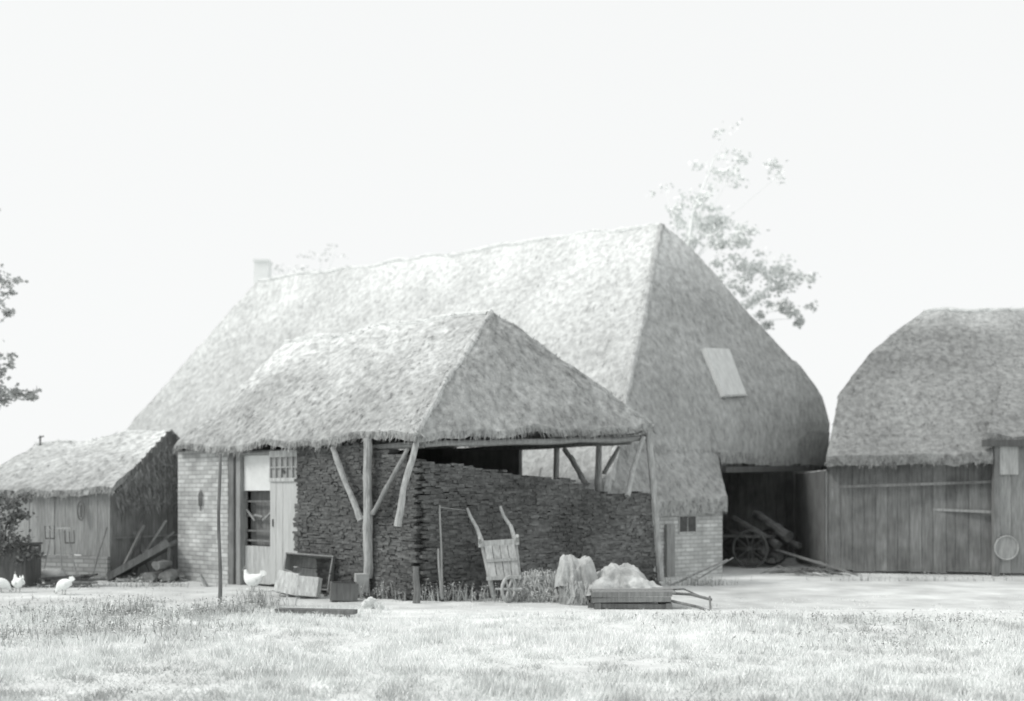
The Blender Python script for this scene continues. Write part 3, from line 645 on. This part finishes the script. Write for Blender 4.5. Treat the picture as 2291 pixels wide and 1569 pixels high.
for k in(0,1):
    mb=MB(); mb.bar(c0+dirw*1.2*k,c0+dirw*1.2*k+ax*1.1,.07,.07); mb.build('axle',M['wood_black'],wg)
mb=MB(); q=c0+ax*.55-dirw*.2; e_=G(1900,1287); e_.z=.05; mb.tube([q,q.lerp(e_,.5),e_],[.035,.03,.025],7); mb.tube([q.lerp(e_,.5),G(1940,1283)+Vector((0,0,.04))],.02,6); mb.build('shaft',M['wood_dark'],wg)
logs=[((1640,1160,23.4),(1742,1222,22.4),.10,'topmost'),((1638,1190,23.4),(1712,1232,22.4),.11,'lower left'),((1690,1150,23.4),(1766,1202,22.4),.13,'thickest, highest on the right'),((1705,1190,23.4),(1790,1222,22.5),.07,'thin right hand'),((1670,1215,23.4),(1745,1246,22.4),.09,'lowest')]
for p,q,r,l in logs:
    p=W(*p);q=W(*q); mb=MB(); mb.tube([p.lerp(q,k/8)+Vector((0,0,.04*noise.noise(Vector((k,r*90,0))))) for k in range(9)],[r*(.7+.25*k/8) for k in range(9)],10,1,.25)
    top(mb,'log',M['log'],'%s log of the load on the wagon in the barn recess'%l,'log','logs on the wagon')
mb=MB()
for k in range(18):
    q0=G(1730+rnd(-30,80),1286)+Vector((0,0,.03)); q1=G(1880+rnd(-100,50),1290)+Vector((0,rnd(-.3,.3),.03)); mb.tube([q0,q0.lerp(q1,.5)+Vector((0,0,rnd(.02,.16))),q1],.010,5,rnd(.7,1.2))
top(mb,'brushwood',M['wood_dark'],'thin brushwood lying on the ground before the barn recess','brushwood')

# ---------------------------------------------------------------- clutter before the low left shed
e=empty('dark_bin',G(38,1320),'dark low hutch at the left edge before the low shed','hutch')
XX=Matrix.Translation(G(36,1312))@Matrix.Rotation(-.08,4,'Z')
mb=MB(XX); mb.box((0,0,.34),.6,.5,.68,0,1); mb.build('body',M['wood_black'],e)
mb=MB(XX); mb.box((0,-.02,.70),.64,.56,.035,0,1,.02); mb.build('lid',M['wood_black'],e)
def tool(px0,py0,px1,py1,Y,head,label,name,wd=.2):
    p=W(px0,py0,Y);q=W(px1,py1,Y+.35); p.z=.0; e=empty(name,(p.x,p.y,0),label,'tool'); mb=MB(); mb.tube([p,q],.014,6); mb.build('handle',M['wood_mid'],e)
    mb=MB()
    if head=='rake':
        mb.bar(q-Vector((wd,0,0)),q+Vector((wd,0,0)),.03,.03)
        for k in range(9): mb.tube([q+Vector((-wd+wd*2*k/8,0,0)),q+Vector((-wd+wd*2*k/8,-.05,-.05))],.006,5)
    else:
        mb.bar(q-Vector((.08,0,0)),q+Vector((.08,0,0)),.02,.02)
        for k in range(3): mb.tube([q+Vector((-.08+.08*k,0,0)),q+Vector((-.08+.08*k,-.02,.22))],.007,5)
    mb.build('head',M['wood_pale'] if head=='rake' else M['iron'],e)
tool(140,1290,132,1182,18.3,'rake','wooden rake with its head up, leaning on the plank front of the low shed','hay_rake')
tool(92,1290,112,1205,18.3,'fork','fork with a slanted shaft, leftmost tool leaning on the low shed','pitchfork')
tool(175,1290,156,1215,18.4,'fork','fork leaning left, rightmost tool against the low shed','pitchfork')
stick(W(205,1290,18.3),W(240,1180,18.9),.015,'wood_dark','thin bent stick leaning on the corner of the low shed')
mb=MB(); g=G(118,1306); mb.blob(g+Vector((0,0,.12)),(.22,.15,.13),.35); top(mb,'filled_sack',M['stone'],'plump grey sack lying on the ground before the low shed','sack',smooth=True)
mb=MB(); g=G(160,1314)
for k in range(22): mb.bar(g+Vector((rnd(-.7,.0),rnd(-.1,.3),.03+.02*k%.12)),g+Vector((rnd(.1,.5),rnd(-.1,.35),rnd(.03,.2))),rnd(.03,.08),.03,rnd(.5,1.3))
top(mb,'scrap_wood',M['wood_dark'],'scattered scrap wood lying before the low shed behind a white hen','wood')
mb=MB(); p0=W(242,1300,18.7);p1=W(378,1218,18.9); p0.z=.06
pv=Vector((0,.5,0))
mb.add([p0,p1,p1+pv,p0+pv]+[v-Vector((0,0,.04)) for v in(p0,p1,p1+pv,p0+pv)],[(0,1,2,3),(7,6,5,4),(0,4,5,1),(1,5,6,2),(2,6,7,3),(3,7,4,0)])
mb.bar(p0+Vector((0,-.02,.03)),p1+Vector((0,-.02,.03)),.03,.12,1.0); mb.bar(p0+pv+Vector((0,0,.03)),p1+pv+Vector((0,0,.03)),.03,.1)
mb.bar(Vector((p1.x-.03,p1.y+.1,0)),p1+Vector((-.03,.1,-.03)),.05,.05); mb.bar(Vector((p1.x-.03,p1.y+.42,0)),p1+Vector((-.03,.42,-.03)),.05,.05)
top(mb,'sloping_ramp',M['wood_dark'],'dark sloping board ramp between the low shed and the brick wall','ramp')
for k,(x0,y0,x1,y1,Y,t) in enumerate(((262,1290,322,1175,18.9,1),(285,1285,372,1165,19.1,1.4),(300,1292,318,1150,19.2,.8),(345,1285,300,1190,19.25,1.2),(262,1280,390,1190,19.3,1.5))):
    p=W(x0,y0,Y);q=W(x1,y1,Y+.3);p.z=.03; mb=MB(); mb.bar(p,q,.09,.03,t)
    top(mb,'old_board',M['wood_dark'],'old dark board leaning in the heap behind the sloping ramp','board','boards leaning behind the ramp')
for k,(px,py,r,l) in enumerate(((333,1290,.10,'leftmost'),(368,1288,.11,'rightmost'),(348,1266,.085,'topmost'))):
    p=W(px,py,18.5)
    if k<2:p.z=r
    mb=MB(); mb.tube([p,p+Vector((.05,.2,0)),p+Vector((.09,.45,0))],[r*.9,r*1.05,r*.85],9,1.5,.45); top(mb,'short_log',M['log'],'%s of three short logs heaped under the dark ramp'%l,'log','logs under the ramp')
mb=MB(); g=G(330,1302)
for _ in range(90):
    p=g+Vector((random.gauss(0,.3),random.gauss(.05,.12),.02+abs(random.gauss(0,.05)))); mb.box(p,rnd(.04,.14),rnd(.03,.1),rnd(.02,.05),rnd(0,3),rnd(.7,2.2),.6)
top(mb,'rubble',M['wood_dark'],'low scatter of broken rubble at the foot of the ramp','rubble')

# ---------------------------------------------------------------- hens
def hen(px,py,s,rz,pose,label):
    g=G(px,py); X=Matrix.Translation(g)@Matrix.Rotation(rz,4,'Z')@Matrix.Scale(s,4)
    e=empty('hen',g,label,'hen')
    mb=MB(X)
    if pose=='peck':
        pts=[(-.20,0,.30),(-.15,0,.27),(-.08,0,.235),(0,0,.21),(.08,0,.185),(.13,0,.15),(.165,0,.105),(.19,0,.065),(.205,0,.04)]; hd=Vector((.2,0,.05)); hv=Vector((.25,0,-1)).normalized()
    else:
        pts=[(-.20,0,.33),(-.15,0,.27),(-.08,0,.22),(0,0,.2),(.08,0,.215),(.12,0,.26),(.14,0,.32),(.15,0,.365),(.17,0,.39)]; hd=Vector((.165,0,.385)); hv=Vector((1,0,-.1)).normalized()
    mb.tube(pts,[.02,.065,.108,.128,.115,.075,.045,.036,.018],12,1,0,.82); mb.build('body',M['feather'],e,smooth=True,sub=1)
    mb=MB(X)
    for k in range(7):
        a=R(-24+k*8)
        for sgn in(-1,1):
            b0=Vector((-.15,sgn*.012,.27)); d=Vector((-math.cos(a+.9)*.13,sgn*.02,math.sin(a+.9)*.13)); u=d.cross(Vector((0,1,0))).normalized()*.022
            mb.quad(b0,b0+d*.6+u,b0+d,b0+d*.6-u)
    mb.build('tail',M['feather'],e)
    for sgn in(-1,1):
        mb=MB(X); mb.blob((-.02,sgn*.096,.215),(.11,.022,.06),.05); mb.build('wing',M['feather'],e,smooth=True)
        mb=MB(X); mb.tube([(.01,sgn*.04,.14),(-.005,sgn*.04,.08),(.01,sgn*.04,.008)],[.024,.010,.008],7)
        for a in(-.5,0,.5,3.14): mb.tube([(.01,sgn*.04,.008),(.01+.045*math.cos(a),sgn*.04+.045*math.sin(a),.004)],[.007,.004],5)
        mb.build('leg',M['leg'],e)
    mb=MB(X); mb.tube([hd+hv*.012,hd+hv*.055],[.012,.002],6); mb.build('beak',M['leg'],e)
    mb=MB(X); up=Vector((hv.z*-1,0,hv.x)) if pose=='peck' else Vector((0,0,1))
    mb.tube([hd+up*.02-hv*.03,hd+up*.045-hv*.012,hd+up*.05+hv*.006,hd+up*.024+hv*.024],[.006,.011,.012,.005],6,1,.2); mb.build('comb',M['comb'],e)
    mb=MB(X); mb.blob(hd-up*.03+hv*.012,(.008,.006,.014),0); mb.build('wattle',M['comb'],e)
hen(566,1324,.88,math.pi*.9,'up','white hen standing before the doorway of the brick wall')
hen(40,1326,.72,math.pi*.75,'up','white hen standing upright before the dark hutch')
hen(143,1331,.74,R(160),'peck','white hen with its head down before the scrap wood')
hen(2,1326,.70,R(20),'peck','white hen half cut off by the left edge of the photo')

# ---------------------------------------------------------------- light, sky, camera
sd=Vector((-.92,-.22,.95)).normalized()
sun=bpy.data.lights.new('sun','SUN'); sun.energy=2.0; sun.angle=R(12); sun.color=(1,.985,.96)
so=bpy.data.objects.new('sun',sun); col.objects.link(so); so.rotation_euler=sd.to_track_quat('Z','Y').to_euler()
w=bpy.data.worlds.new('World'); bpy.context.scene.world=w; w.use_nodes=True; nt=w.node_tree; bg=nt.nodes['Background']
sky=nt.nodes.new('ShaderNodeTexSky'); sky.sky_type='NISHITA'; sky.sun_disc=False; sky.sun_elevation=math.asin(sd.z); sky.sun_rotation=math.atan2(sd.x,sd.y)
hs=nt.nodes.new('ShaderNodeHueSaturation'); hs.inputs['Saturation'].default_value=.05; nt.links.new(sky.outputs[0],hs.inputs['Color'])
mx=nt.nodes.new('ShaderNodeMix'); mx.data_type='RGBA'; mx.inputs[0].default_value=.93; nt.links.new(hs.outputs[0],mx.inputs[6]); mx.inputs[7].default_value=(7.6,7.7,7.68,1)
nt.links.new(mx.outputs[2],bg.inputs['Color']); bg.inputs['Strength'].default_value=.127
cam=bpy.data.cameras.new('camera'); co=bpy.data.objects.new('camera',cam); col.objects.link(co)
co.location=(0,0,CH); co.rotation_euler=(R(90),0,0); cam.sensor_width=36; cam.lens=F/2291*36; cam.shift_y=(HZ-784.5)/2291; cam.clip_end=1000
cam.dof.use_dof=True; cam.dof.focus_distance=10.5; cam.dof.aperture_fstop=.9
bpy.context.scene.camera=co
vs=bpy.context.scene.view_settings; vs.view_transform='Standard'; vs.look='None'; vs.exposure=0
